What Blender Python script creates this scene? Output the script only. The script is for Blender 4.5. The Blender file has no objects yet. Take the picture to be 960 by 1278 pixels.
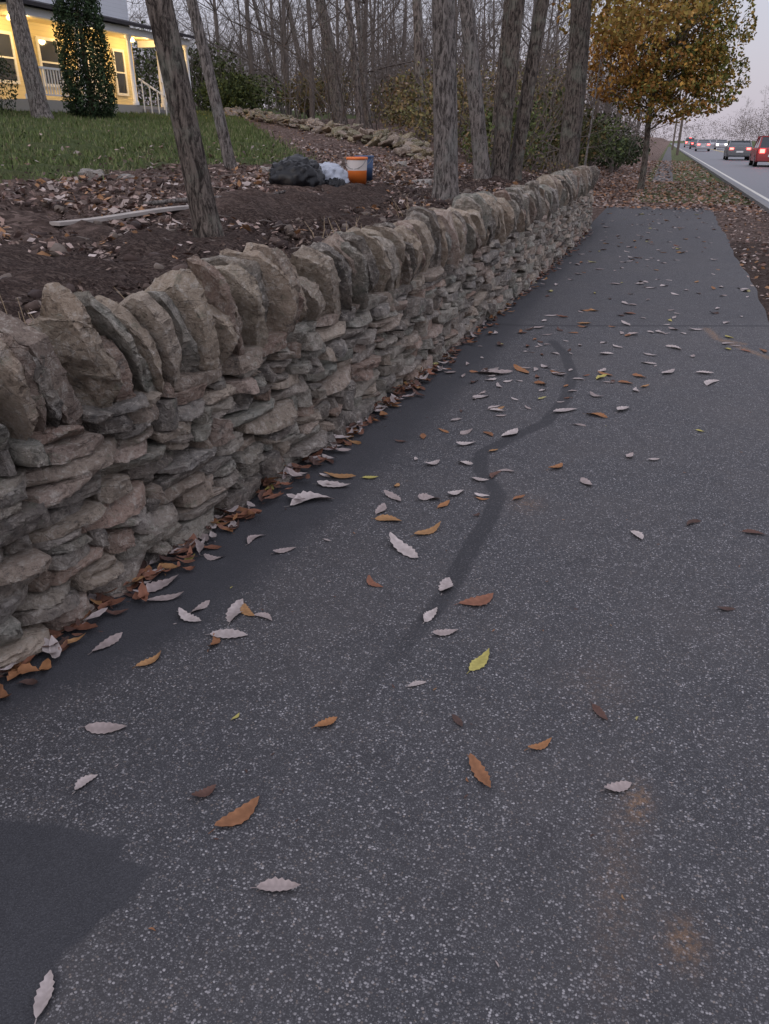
import bpy, math, random
import numpy as np
from mathutils import Vector, noise as mn
random.seed(7); rng=np.random.default_rng(11)
scene=bpy.context.scene
COL=bpy.context.collection
R=math.radians

# ------------------------------------------------------------------ helpers
def smooth(a,b,x):
    t=np.clip((np.asarray(x,float)-a)/(b-a),0,1); return t*t*(3-2*t)
def wallx(y): return -1.28-.8*np.exp(-np.asarray(y,float)/5.0)
def terr(x,y):
    x=np.asarray(x,float); y=np.asarray(y,float)
    s=wallx(np.clip(y,-3,400))-x
    sp=np.clip(s,0,None)
    up=.76+.08*(np.minimum(sp,26)-.5)+.013*np.clip(np.minimum(y,60)-5,0,None)
    k1=smooth(.08,.35,s); k2=smooth(.5,6,s); b=smooth(16.5,19,y)
    return np.where(s<=0,0,up*(k1*(1-b)+k2*b))
def grassx(y):
    return np.interp(y,[-20,7,10,13.7,30.5,60],[-7.2,-6.7,-6.9,-5.9,-16.3,-20])

class MB:
    def __init__(s): s.v=[];s.f=[];s.c=[];s.n=0;s.m=[]
    def add(s,V,Fc,col,mi=0):
        V=np.asarray(V,float); k=len(V)
        s.v.append(V)
        c=np.asarray(col,float)
        if c.ndim==1: c=np.tile(c[:3],(k,1))
        s.c.append(c)
        n=s.n
        s.f.extend([tuple(i+n for i in f) for f in Fc]); s.m.extend([mi]*len(Fc)); s.n+=k
    def build(s,name,mats,sharp=None,smoothf=True,parent=None):
        me=bpy.data.meshes.new(name)
        V=np.concatenate(s.v); C=np.concatenate(s.c)
        me.from_pydata(V.tolist(),[],s.f)
        a=me.color_attributes.new("Col",'FLOAT_COLOR','POINT')
        a.data.foreach_set("color",np.concatenate([C,np.ones((len(C),1))],1).ravel())
        if not isinstance(mats,(list,tuple)): mats=[mats]
        for m in mats: me.materials.append(m)
        me.polygons.foreach_set("material_index",s.m)
        me.polygons.foreach_set("use_smooth",[smoothf]*len(me.polygons))
        if sharp: me.set_sharp_from_angle(angle=R(sharp))
        me.update()
        ob=bpy.data.objects.new(name,me); COL.objects.link(ob)
        if parent: ob.parent=parent
        return ob
def empty(name,loc=(0,0,0)):
    e=bpy.data.objects.new(name,None); e.location=loc; COL.objects.link(e); return e

_lat={}
def lattice(nx,ny,nz):
    key=(nx,ny,nz)
    if key in _lat: return _lat[key]
    idx={};V=[];F=[]
    def g(i,j,k):
        q=(i,j,k)
        if q not in idx:
            idx[q]=len(V);V.append((2*i/nx-1,2*j/ny-1,2*k/nz-1))
        return idx[q]
    for i in range(nx):
        for j in range(ny):
            F.append((g(i,j,0),g(i,j+1,0),g(i+1,j+1,0),g(i+1,j,0)))
            F.append((g(i,j,nz),g(i+1,j,nz),g(i+1,j+1,nz),g(i,j+1,nz)))
    for i in range(nx):
        for k in range(nz):
            F.append((g(i,0,k),g(i+1,0,k),g(i+1,0,k+1),g(i,0,k+1)))
            F.append((g(i,ny,k),g(i,ny,k+1),g(i+1,ny,k+1),g(i+1,ny,k)))
    for j in range(ny):
        for k in range(nz):
            F.append((g(0,j,k),g(0,j,k+1),g(0,j+1,k+1),g(0,j+1,k)))
            F.append((g(nx,j,k),g(nx,j+1,k),g(nx,j+1,k+1),g(nx,j,k+1)))
    _lat[key]=(np.array(V),F); return _lat[key]
def rotm(rx,ry,rz):
    cx,sx,cy,sy,cz,sz=math.cos(rx),math.sin(rx),math.cos(ry),math.sin(ry),math.cos(rz),math.sin(rz)
    X=np.array([[1,0,0],[0,cx,-sx],[0,sx,cx]]);Y=np.array([[cy,0,sy],[0,1,0],[-sy,0,cy]]);Z=np.array([[cz,-sz,0],[sz,cz,0],[0,0,1]])
    return Z@Y@X
def stone(mb,n,dims,loc,rot,col,nclip=5,offr=(.95,1.3),amp=.006,pw=7,biasz=0,mi=0,taper=0,clips=None,face=0):
    V,F=lattice(*n); V=V.copy()
    V=V/((np.abs(V)**pw).sum(1)**(1/pw))[:,None]
    if taper:
        k=(V[:,2]+1)/2; V[:,0]*=1-taper*k*rng.uniform(.2,1.2); V[:,1]*=1-taper*k*rng.uniform(.3,1.2)
        V[:,0]+=rng.uniform(-.3,.3)*k
    V[:,2]*=1+V[:,1]*rng.uniform(-.22,.22) if face and not taper else 1
    for q in range(nclip):
        d=rng.normal(size=3); d[2]+=biasz*abs(d[2]); d/=np.linalg.norm(d)
        V=V-np.clip(V@d-rng.uniform(*offr),0,None)[:,None]*d
    if clips:
        for d,o_ in clips:
            d=np.array(d,float); d/=np.linalg.norm(d); V=V-np.clip(V@d-o_,0,None)[:,None]*d
    fr=smooth(.5,1,V[:,0])
    V=V*(np.array(dims)/2)
    P=V.copy()
    for sc,g in ((12,1.),(26,.55),(50,.35),(95,.2)):
        for _ in range(2):
            k=rng.normal(size=3)*sc; dd=rng.normal(size=3)
            s=np.sin(P@k+rng.uniform(0,6.3)); s=np.sign(s)*np.abs(s)**.5
            V=V+s[:,None]*dd*amp*g
    if face: V[:,0]+=fr*rng.normal(size=len(V))*face
    if face and taper: V=V+rng.normal(size=V.shape)*np.array([.5,.45,.5])*face
    V=V@rotm(*rot).T+np.array(loc)
    mb.add(V,F,col,mi)
def tube(mb,pts,rad,sides,col,mi=0,wob=0):
    pts=np.asarray(pts,float); n=len(pts)
    tg=np.gradient(pts,axis=0); tg/=np.linalg.norm(tg,axis=1)[:,None]+1e-9
    ref=np.array([1,0,0.]) if abs(tg[0][0])<.8 else np.array([0,1.,0])
    A=np.cross(tg,ref); A/=np.linalg.norm(A,axis=1)[:,None]+1e-9
    B=np.cross(tg,A)
    th=np.arange(sides)*2*math.pi/sides
    r=np.asarray(rad,float)[:,None]*np.ones((1,sides))
    if wob:
        for _ in range(4):
            kk=rng.integers(2,7); r=r*(1+wob*np.sin(kk*th[None,:]+rng.uniform(0,6)+np.arange(n)[:,None]*rng.uniform(-.5,.5)))
    V=pts[:,None,:]+r[:,:,None]*(np.cos(th)[None,:,None]*A[:,None,:]+np.sin(th)[None,:,None]*B[:,None,:])
    F=[]
    for i in range(n-1):
        for j in range(sides):
            k=(j+1)%sides
            F.append((i*sides+j,i*sides+k,(i+1)*sides+k,(i+1)*sides+j))
    F.append(tuple((n-1)*sides+j for j in range(sides)))
    mb.add(V.reshape(-1,3),F,col,mi)
def box(mb,lo,hi,col=(1,1,1),mi=0,M=None,off=(0,0,0)):
    lo=np.array(lo,float);hi=np.array(hi,float)
    V=np.array([[x,y,z] for x in (lo[0],hi[0]) for y in (lo[1],hi[1]) for z in (lo[2],hi[2])])
    if M is not None: V=V@M.T
    V=V+np.array(off)
    mb.add(V,[(0,1,3,2),(4,6,7,5),(0,4,5,1),(2,3,7,6),(0,2,6,4),(1,5,7,3)],col,mi)
def quads(mb,P,size,cols,flat=0,mi=0,asp=.6):
    n=len(P); 
    a=rng.normal(size=(n,3)); b=rng.normal(size=(n,3))
    if flat: a[:,2]*=1-flat; b[:,2]*=1-flat
    a/=np.linalg.norm(a,axis=1)[:,None]; b-= (a*b).sum(1)[:,None]*a; b/=np.linalg.norm(b,axis=1)[:,None]
    s=np.asarray(size)*np.ones(n); a*=s[:,None]/2; b*=s[:,None]/2*asp
    nn=np.cross(a,b); nn/=np.linalg.norm(nn,axis=1)[:,None]; cu=nn*s[:,None]*.15
    V=np.stack([P-a,P-b*.9+cu*.6,P+a+cu,P+b+cu*.3],1).reshape(-1,3)
    F=[(4*i,4*i+1,4*i+2,4*i+3) for i in range(n)]
    mb.add(V,F,np.repeat(np.asarray(cols),4,axis=0),mi)
def pick(pal,n,var=.25,w=None):
    pal=np.array(pal); i=rng.choice(len(pal),n,p=w)
    return np.clip(pal[i]*rng.uniform(1-var,1+var,(n,1)),0,1)

# ------------------------------------------------------------------ materials
class NT:
    def __init__(s,name):
        s.m=bpy.data.materials.new(name); s.m.use_nodes=True; s.t=s.m.node_tree
        s.b=s.t.nodes["Principled BSDF"]; s.tc=None
    def n(s,ty,**kw):
        nd=s.t.nodes.new(ty)
        for k,v in kw.items(): setattr(nd,k,v)
        return nd
    def l(s,a,b): s.t.links.new(a,b)
    def co(s,scale=(1,1,1)):
        if not s.tc: s.tc=s.n("ShaderNodeTexCoord")
        mp=s.n("ShaderNodeMapping"); mp.inputs["Scale"].default_value=scale
        s.l(s.tc.outputs["Object"],mp.inputs[0]); return mp.outputs[0]
    def noise(s,scale,detail=4,rough=.6,co=None,dist=0):
        nd=s.n("ShaderNodeTexNoise"); nd.inputs["Scale"].default_value=scale; nd.inputs["Detail"].default_value=detail
        nd.inputs["Roughness"].default_value=rough; nd.inputs["Distortion"].default_value=dist
        s.l(co if co is not None else s.co(),nd.inputs["Vector"]); return nd.outputs["Fac"]
    def ramp(s,x,a,b,ca=0.,cb=1.):
        nd=s.n("ShaderNodeMapRange"); nd.inputs["From Min"].default_value=a; nd.inputs["From Max"].default_value=b
        nd.inputs["To Min"].default_value=ca; nd.inputs["To Max"].default_value=cb
        s.l(x,nd.inputs["Value"]); return nd.outputs[0]
    def math(s,op,a,b=None):
        nd=s.n("ShaderNodeMath",operation=op)
        for i,q in enumerate((a,b)):
            if q is None: continue
            if isinstance(q,(int,float)): nd.inputs[i].default_value=q
            else: s.l(q,nd.inputs[i])
        return nd.outputs[0]
    def mix(s,f,a,b,mode='MIX'):
        nd=s.n("ShaderNodeMix",data_type='RGBA',blend_type=mode)
        for i,q in ((0,f),(6,a),(7,b)):
            if isinstance(q,(int,float)): nd.inputs[i].default_value=q
            elif isinstance(q,tuple): nd.inputs[i].default_value=(q[0],q[1],q[2],1)
            else: s.l(q,nd.inputs[i])
        return nd.outputs[2]
    def attr(s,name="Col"):
        return s.n("ShaderNodeAttribute",attribute_name=name).outputs["Color"]
    def sep(s,c):
        nd=s.n("ShaderNodeSeparateColor"); s.l(c,nd.inputs[0]); return nd.outputs
    def bump(s,h,strength=.5,dist=.01):
        nd=s.n("ShaderNodeBump"); nd.inputs["Strength"].default_value=strength; nd.inputs["Distance"].default_value=dist
        s.l(h,nd.inputs["Height"]); s.l(nd.outputs[0],s.b.inputs["Normal"])
    def out(s,col,rough=.85,spec=.3,metal=0):
        if isinstance(col,tuple): s.b.inputs["Base Color"].default_value=(*col,1)
        else: s.l(col,s.b.inputs["Base Color"])
        if isinstance(rough,(int,float)): s.b.inputs["Roughness"].default_value=rough
        else: s.l(rough,s.b.inputs["Roughness"])
        s.b.inputs["Specular IOR Level"].default_value=spec; s.b.inputs["Metallic"].default_value=metal
        return s.m

def mat_asphalt():
    t=NT("asphalt"); a=t.sep(t.attr())
    cc=t.co()
    def vor(sc,w):
        v=t.n("ShaderNodeTexVoronoi"); v.inputs["Scale"].default_value=sc; t.l(w,v.inputs["Vector"]); return v,t.sep(v.outputs["Color"])
    v,rc=vor(150,t.co((1,1.15,1))); v2,rc2=vor(330,cc)
    # every cell is a stone: most dull and half coated in binder, a few bright
    m1=t.math('MULTIPLY',t.ramp(rc[0],.30,.45),t.ramp(t.math('SUBTRACT',v.outputs["Distance"],t.math('MULTIPLY',rc[1],.22)),.42,.2))
    m2=t.math('MULTIPLY',t.ramp(rc2[0],.35,.6),t.ramp(v2.outputs["Distance"],.6,.3))
    big=t.noise(1.1,4,.65); med=t.noise(6,5,.8); cl=t.noise(14,4,.8)
    base=t.mix(med,(.022,.0215,.025),(.052,.051,.056))
    st=t.mix(t.math('POWER',rc[1],3.2),(.062,.061,.067),(.42,.40,.41))
    st=t.mix(t.ramp(rc[2],.88,.95,0,.7),st,(.20,.155,.125))
    c=t.mix(t.math('MULTIPLY',m2,.7),base,t.mix(t.math('POWER',rc2[1],2.4),(.055,.055,.061),(.27,.265,.275)))
    c=t.mix(t.math('MULTIPLY',m1,t.ramp(cl,.32,.62,.4,.95)),c,st)
    c=t.mix(t.ramp(big,.42,.72,0,.3),c,(.095,.083,.078))
    c=t.mix(t.ramp(med,.44,.26,0,.6),c,(.030,.029,.033))
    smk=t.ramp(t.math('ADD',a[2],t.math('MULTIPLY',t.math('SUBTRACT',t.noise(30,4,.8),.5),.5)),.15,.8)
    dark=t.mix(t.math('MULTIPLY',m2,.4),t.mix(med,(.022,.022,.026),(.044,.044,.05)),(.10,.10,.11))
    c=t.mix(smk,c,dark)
    tar=t.ramp(t.math('ADD',a[0],t.math('MULTIPLY',t.math('SUBTRACT',t.noise(45,4,.7),.5),.5)),.3,.75,0,.72)
    c=t.mix(tar,c,(.020,.020,.024))
    og=t.math('MULTIPLY',a[1],t.ramp(t.noise(60,3,.8),.4,.62))
    c=t.mix(t.math('MULTIPLY',og,.6),c,(.34,.18,.075))
    t.bump(t.ramp(v.outputs["Distance"],0,.6,1,0),.45,.004)
    return t.out(c,.74,.4)
def mat_stone(name="limestone"):
    t=NT(name); c=t.attr()
    n1=t.noise(6,4,.7,dist=.6); n2=t.noise(26,6,.8); n3=t.noise(9,5,.8,co=t.co((1,1,1.5)))
    c=t.mix(t.ramp(n1,.35,.65,0,.5),c,(.44,.36,.285))
    c=t.mix(t.ramp(n2,.51,.66,0,.8),c,(.66,.60,.53))
    c=t.mix(t.ramp(n2,.46,.33,0,.75),c,(.085,.07,.06))
    c=t.mix(t.ramp(n3,.57,.67,0,.5),c,(.24,.255,.19))
    c=t.mix(t.ramp(n3,.43,.34,0,.6),c,(.085,.08,.075))
    vc=t.n("ShaderNodeTexVoronoi"); vc.feature='DISTANCE_TO_EDGE'; vc.inputs["Scale"].default_value=12; t.l(t.co((1,1,1.8)),vc.inputs["Vector"])
    h=t.math('ADD',t.math('MULTIPLY',n2,1.6),t.ramp(vc.outputs["Distance"],0,.05,0,.2))
    t.bump(h,1,.026)
    return t.out(c,.92,.15)
def mat_bark(name,lo,hi,lich=(.22,.23,.19),s=1,d=5):
    t=NT(name)
    n1=t.noise(13*s,d,.8,co=t.co((2.4,2.4,.6)),dist=.6); n2=t.noise(3.2,4,.7)
    c=t.mix(t.ramp(n1,.42,.58),lo,hi)
    c=t.mix(t.ramp(n2,.5,.66,0,.6),c,lich)
    c=t.mix(t.ramp(n1,.5,.36,0,.7),c,tuple(q*.6 for q in lo))
    t.bump(n1,1,.035)
    return t.out(c,.95,.1)
def mat_attr(name,rough=.8,nsc=30,var=.35,spec=.25):
    t=NT(name); c=t.attr()
    c=t.mix(t.ramp(t.noise(nsc,2),.35,.7,0,var),c,t.mix(1.0,c,(.45,.42,.40),'MULTIPLY'))
    return t.out(c,rough,spec)
def plain(name,col,rough=.6,spec=.4,metal=0,emis=None,es=0,var=.15):
    t=NT(name); c=t.mix(t.ramp(t.noise(6,4),.3,.7,0,var),col,tuple(q*.55 for q in col))
    t.out(c,rough,spec,metal)
    if emis:
        t.b.inputs["Emission Color"].default_value=(*emis,1); t.b.inputs["Emission Strength"].default_value=es
    return t.m
def mat_ground():
    t=NT("ground_soil_grass"); a=t.sep(t.attr())
    n=t.noise(14,5,.75); nf=t.noise(60,4,.8); nb=t.noise(1.3,4,.65)
    v=t.n("ShaderNodeTexVoronoi"); v.inputs["Scale"].default_value=17; t.l(t.co((1,1,.2)),v.inputs["Vector"])
    rv=t.sep(v.outputs["Color"])
    v2=t.n("ShaderNodeTexVoronoi"); v2.inputs["Scale"].default_value=42; t.l(t.co((1,1.7,.2)),v2.inputs["Vector"])
    r2=t.sep(v2.outputs["Color"])
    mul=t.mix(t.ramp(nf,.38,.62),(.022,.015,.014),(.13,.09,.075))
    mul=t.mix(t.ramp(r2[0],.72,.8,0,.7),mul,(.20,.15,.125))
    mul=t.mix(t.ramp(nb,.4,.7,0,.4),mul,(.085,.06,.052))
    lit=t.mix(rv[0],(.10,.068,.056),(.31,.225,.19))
    lit=t.mix(t.ramp(n,.45,.65),lit,(.07,.047,.04))
    gr=t.mix(t.ramp(n,.35,.65),(.06,.08,.03),(.13,.16,.065))
    gr=t.mix(t.ramp(nb,.5,.72,0,.5),gr,(.16,.145,.08))
    nn=t.math('MULTIPLY',t.math('SUBTRACT',t.noise(2.2,5,.75),.5),1.2)
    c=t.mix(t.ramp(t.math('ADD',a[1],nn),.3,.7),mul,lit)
    c=t.mix(t.ramp(t.math('ADD',a[0],nn),.35,.65),c,gr)
    t.bump(t.math('ADD',n,nf),1,.06)
    return t.out(c,.95,.1)

M_ASPH=mat_asphalt(); M_ST=mat_stone(); M_GR=mat_ground()
M_BARK=mat_bark("bark_grey_brown",(.045,.037,.033),(.20,.168,.145))
M_BARKL=mat_bark("bark_pale",(.075,.065,.06),(.28,.25,.23),(.25,.25,.23))
M_BARKD=mat_bark("bark_far_hazed",(.085,.072,.066),(.23,.195,.175),s=.6,d=2)  # lighter bark for far trunks, haze mixed into the colour
M_TWIG=plain("twig_bark",(.17,.145,.13),.95,.1,var=.5)
M_LEAF=mat_attr("fallen_leaf",.75,40,.4)
M_FOL=mat_attr("foliage",.8,3,.5,.15)
M_GAPSHADE=plain("wall_gap_shade",(.03,.025,.02),.95,.1)  # near-black core slab: painted shade showing in the gaps between stones

# ------------------------------------------------------------------ terrain
left=np.concatenate([[0,.06,.12,.18,.24,.3,.36,.45],np.arange(.55,6,.08),np.arange(6,13,.2),np.arange(13,42,.9),[48,58,75,100,150,250,420]])
right=-np.concatenate([[420,250,150,100,60,35,20,12],np.arange(9,0,-.6)])
S=np.concatenate([right,left])
Y=np.concatenate([[-30,-18,-10,-6],np.arange(-4,0,.4),np.arange(0,14,.08),np.arange(14,32,.2),np.arange(32,70,1.0),[75,85,100,125,160,210,280,380,520,700]])
YY,SS=np.meshgrid(Y,S,indexing='ij')
XX=wallx(np.clip(YY,-3,400))-SS
ZZ=terr(XX,YY)
bump=np.array([mn.noise(Vector((x*.9,y*.9,0)))*.07+mn.noise(Vector((x*2.4,y*2.4,5)))*.08+mn.noise(Vector((x*7,y*7,2)))*.045 if x<0 and -5<y<80 else 0 for x,y in zip(XX.ravel(),YY.ravel())]).reshape(XX.shape)
ZZ=ZZ+bump*smooth(.5,.9,SS)*np.where(YY<18,1,.6)
ZZ+=.12*np.exp(-((XX+3.6)/.8)**2-((YY-8.2)/2.4)**2)+.08*np.exp(-((XX+3.1)/.6)**2-((YY-4)/1.4)**2)
ny,ns=XX.shape
V=np.stack([XX,YY,ZZ],-1).reshape(-1,3)
Fc=[(i*ns+j,(i+1)*ns+j,(i+1)*ns+j+1,i*ns+j+1) for i in range(ny-1) for j in range(ns-1)]
gm=smooth(-.5,.5,grassx(YY)-XX)
verge=((SS<0)&(YY>24)).astype(float)*.62
gm=np.maximum(gm*(SS>0),verge)
gm=np.where((SS<-1.9)&(SS>-4.5)&(YY<24),.15,gm); gm=np.where(SS<-12,.9,gm)
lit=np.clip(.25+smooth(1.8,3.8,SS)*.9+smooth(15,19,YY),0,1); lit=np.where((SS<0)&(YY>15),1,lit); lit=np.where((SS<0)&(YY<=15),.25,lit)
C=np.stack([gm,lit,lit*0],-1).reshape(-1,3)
mb=MB(); mb.add(V,Fc,C); mb.build("ground",M_GR)

# ------------------------------------------------------------------ asphalt path
def dist_poly(P,pl):
    d=np.full(len(P),1e9)
    for a,b in zip(pl[:-1],pl[1:]):
        a=np.array(a);b=np.array(b);ab=b-a
        t=np.clip(((P-a)@ab)/(ab@ab),0,1); q=a+t[:,None]*ab
        d=np.minimum(d,np.linalg.norm(P-q,axis=1))
    return d
def inpoly(P,pl):
    ins=np.zeros(len(P),bool); n=len(pl)
    for i in range(n):
        x1,y1=pl[i];x2,y2=pl[(i+1)%n]
        c=((y1>P[:,1])!=(y2>P[:,1]))&(P[:,0]<(x2-x1)*(P[:,1]-y1)/(y2-y1+1e-12)+x1); ins^=c
    return ins
ys=[-3.0]; 
while ys[-1]<22.2: ys.append(ys[-1]+(.02 if .3<ys[-1]<2.5 else .03 if ys[-1]<8.5 and ys[-1]>=.3 else .12))
ys=np.array(ys); us=np.linspace(0,1,150)
YY,UU=np.meshgrid(ys,us,indexing='ij')
rw=1.19+.02*np.sin(YY*1.3)+.012*np.sin(YY*5.1)
lx=wallx(YY)-.05
XX=lx+(rw-lx)*UU
P=np.stack([XX.ravel(),YY.ravel()],1)
snake=[(-.74,1.66),(-.70,1.78),(-.67,2.0),(-.62,2.22),(-.58,2.52),(-.58,2.86),(-.56,3.19),(-.57,3.47),(-.72,3.74),(-.77,3.97),(-.65,4.3),(-.5,4.62),(-.44,5.16),(-.46,5.77),(-.58,6.35),(-.74,6.78)]
d=dist_poly(P,snake); w=.044
tar=1-smooth(w*.5,w*1.5,d)
tar*=.4+.55*smooth(1.6,3.0,P[:,1])
dj=np.abs(P[:,1]-(7.33+.33*(P[:,0]+1.1)*(P[:,0]>-1.1))); tar=np.maximum(tar,(1-smooth(.02,.06,dj))*.85)
tar=np.maximum(tar,(1-smooth(.02,.05,np.abs(P[:,1]-13.2)))*.4)
og=np.zeros(len(P))
for x,y,rx,ry,k in [(.16,1.63,.03,.07,.8),(.27,1.26,.04,.06,.6),(.12,1.4,.05,.3,.2),(.02,2.1,.1,.15,.15),(-.42,3.4,.07,.09,.35)]:
    og=np.maximum(og,k*np.exp(-((P[:,0]-x)/rx)**2-((P[:,1]-y)/ry)**2))
for pl in ([(.55,7.75),(.62,7.35),(1.0,6.75)],[(.62,7.35),(.82,7.22)]):
    og=np.maximum(og,(1-smooth(.01,.06,dist_poly(P,pl)))*.9)
patch=[(-2.6,1.02),(-1.41,1.06),(-1.28,1.08),(-1.08,1.10),(-1.04,1.06),(-.95,1.05),(-.94,.96),(-.99,.84),(-1.0,.78),(-.97,.71),(-.92,.6),(-.95,.2),(-2.6,.1)]
ins=inpoly(P,patch); dp=dist_poly(P,patch+[patch[0]])
dp=np.where(ins,dp,-dp)+np.array([mn.noise(Vector((x*9,y*9,1)))*.02+mn.noise(Vector((x*25,y*25,1)))*.01 for x,y in P])
pm=smooth(-.012,.012,dp)
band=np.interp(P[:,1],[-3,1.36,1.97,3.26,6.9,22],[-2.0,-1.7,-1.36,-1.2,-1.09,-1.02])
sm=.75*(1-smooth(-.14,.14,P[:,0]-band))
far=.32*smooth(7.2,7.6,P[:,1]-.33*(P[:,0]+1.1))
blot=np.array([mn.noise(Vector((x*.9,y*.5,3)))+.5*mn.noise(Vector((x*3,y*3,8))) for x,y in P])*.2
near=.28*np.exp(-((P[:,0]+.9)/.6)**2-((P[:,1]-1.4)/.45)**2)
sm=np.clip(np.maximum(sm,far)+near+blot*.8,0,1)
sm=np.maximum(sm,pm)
Z=.012-.004*pm-.03*smooth(.985,1,UU.ravel())
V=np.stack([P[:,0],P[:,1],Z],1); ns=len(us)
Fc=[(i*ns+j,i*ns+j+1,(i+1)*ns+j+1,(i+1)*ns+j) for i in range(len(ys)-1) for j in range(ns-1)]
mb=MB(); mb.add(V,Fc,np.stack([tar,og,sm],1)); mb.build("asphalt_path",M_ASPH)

M_CONC=plain("worn_concrete",(.24,.235,.235),.9,.2,var=.5)
M_SWK=plain("sidewalk_surface",(.12,.115,.115),.9,.2,var=.6)
M_ROAD=plain("road_asphalt",(.14,.14,.155),.6,.5,var=.3)
M_LINE=plain("road_paint",(.6,.58,.52),.7,.3); M_LINEY=plain("road_paint_yellow",(.55,.38,.06),.7,.3)
def strip(name,xa,xb,y0,y1,z,mat,h=None,n=60):
    mb=MB(); yy=np.linspace(y0,y1,n)
    for i in range(n-1):
        a,b=yy[i],yy[i+1]
        q=[(xa(a),a),(xb(a),a),(xb(b),b),(xa(b),b)]
        if h is None: mb.add([(x,y,z) for x,y in q],[(0,1,2,3)],(1,1,1))
        else:
            mb.add([(x,y,z) for x,y in q]+[(x,y,z+h) for x,y in q],[(4,5,6,7),(0,4,7,3),(1,2,6,5),(0,1,5,4)],(1,1,1))
    return mb.build(name,mat,smoothf=False)
re=lambda y:2.62-.0105*y
strip("sidewalk",lambda y:-.55,lambda y:.35-.002*y,36,190,.012,M_SWK)
strip("road",lambda y:re(y)+.15,lambda y:re(y)+10.2,-30,330,.006,M_ROAD)
strip("kerb",lambda y:re(y),lambda y:re(y)+.15,14,300,-.02,M_CONC,h=.13)
strip("road_edge_line",lambda y:re(y)+.45,lambda y:re(y)+.57,-20,300,.011,M_LINE)
strip("road_centre_line",lambda y:re(y)+5.1,lambda y:re(y)+5.22,-20,300,.011,M_LINEY)
strip("road_centre_line",lambda y:re(y)+5.34,lambda y:re(y)+5.46,-20,300,.011,M_LINEY)

# ------------------------------------------------------------------ dry stone wall
wall=empty("dry_stone_wall")
pal=[(.36,.32,.285),(.45,.36,.295),(.44,.31,.25),(.31,.29,.27),(.52,.43,.345),(.36,.345,.30),(.25,.23,.21),(.49,.375,.315),(.34,.34,.295),(.45,.405,.345),(.19,.17,.155)]
Y0,Y1=-2.2,16.6
def tang(y): return math.atan(-(.16*math.exp(-y/5.0)))
cou=[.10,.075,.085,.06,.075,.055,.07,.05,.065,.055,.06]
zc=np.concatenate([[0],np.cumsum(cou)])*(.71/sum(cou))
def zb(i,y):
    if i<=0: return -.02
    am=.020 if i<len(cou) else .012
    return zc[i]+am*mn.noise(Vector((y*1.5,i*7.3,0)))*2
mb=MB(); blocked=[]
for ci in range(len(cou)):
    y=Y0+random.uniform(-.1,0); nxt=[]
    while y<Y1:
        blk=[b for b in blocked if b[0]-.01<=y<b[1]]
        if blk: y=blk[0][1]+.004; continue
        L=random.choice([.08,.12,.16,.2,.24,.3,.36,.42])*random.uniform(.85,1.15)
        ah=[b[0] for b in blocked if b[0]>y]
        if ah and y+L>min(ah)-.05: L=min(ah)-y-.003
        if L<.03: y+=L+.003; continue
        if y+L>Y1: L=Y1-y+.01
        yc=y+L/2; z0=zb(ci,yc); z1=zb(ci+1,yc)
        if ci<len(cou)-1 and random.random()<.13 and L<.26:
            z1=zb(ci+2,yc)-random.uniform(0,.015); nxt.append((y,y+L))
        splits=[(z0,z1)]
        if z1-z0>.06 and random.random()<.42:
            zm=z0+(z1-z0)*random.uniform(.35,.65); splits=[(z0,zm),(zm,z1)]
        for (za,zbb) in splits:
            dep=random.uniform(.2,.28); h=zbb-za
            jut=random.gauss(0,.020)+.03*(1-(za/.7))
            c=np.array(random.choice(pal))*random.uniform(.65,1.15)
            res=(5,16,5) if yc<4 else (4,9,4) if yc<8 else (2,4,3)
            fx=float(wallx(yc))+jut
            cl=[((1,random.uniform(-1.2,-.5),random.uniform(-.15,.15)),random.uniform(.85,1.15)),((1,random.uniform(.5,1.2),random.uniform(-.15,.15)),random.uniform(.85,1.15)),
                ((1,random.uniform(-.25,.25),random.uniform(-.3,.3)),random.uniform(.80,.97)),
                ((0,random.choice([-1,1]),random.uniform(-.8,.8)),random.uniform(.85,1.1)),((0,random.choice([-1,1]),random.uniform(-1.2,1.2)),random.uniform(.9,1.15))]
            stone(mb,res,(dep,L*1.02,h*.99),(fx-dep/2+.012,yc,(za+zbb)/2),(random.gauss(0,.05),random.gauss(0,.035),tang(yc)+random.gauss(0,.1)),c,
                  nclip=0,amp=.0027,pw=70,clips=cl,face=.0035 if yc<8 else .002)
        y+=L+random.uniform(.002,.010)
    blocked=nxt
mb.build("wall_courses",M_ST,sharp=20,parent=wall)
mb=MB(); yy=np.linspace(Y0,Y1-.12,80)
prof=[(-.13,-.05),(-.13,.66),(-.42,.68),(-.42,-.05)]
V=np.array([[wallx(y)+px,y,pz] for y in yy for px,pz in prof])
Fc=[(i*4+j,i*4+(j+1)%4,(i+1)*4+(j+1)%4,(i+1)*4+j) for i in range(79) for j in range(4)]+[(0,1,2,3),(79*4+3,79*4+2,79*4+1,79*4)]
mb.add(V,Fc,(1,1,1)); mb.build("wall_core",M_GAPSHADE,smoothf=False,parent=wall)
mb=MB()
for ci in range(9):
    for k in range(2):
        stone(mb,(3,3,3),(.24,.22,.08),(-1.44-.22*k,16.55+random.gauss(0,.01),.04+.078*ci),(0,0,random.gauss(0,.1)),np.array(random.choice(pal)),amp=.004,pw=20)
mb.build("wall_end_stones",M_ST,sharp=24,parent=wall)
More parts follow.
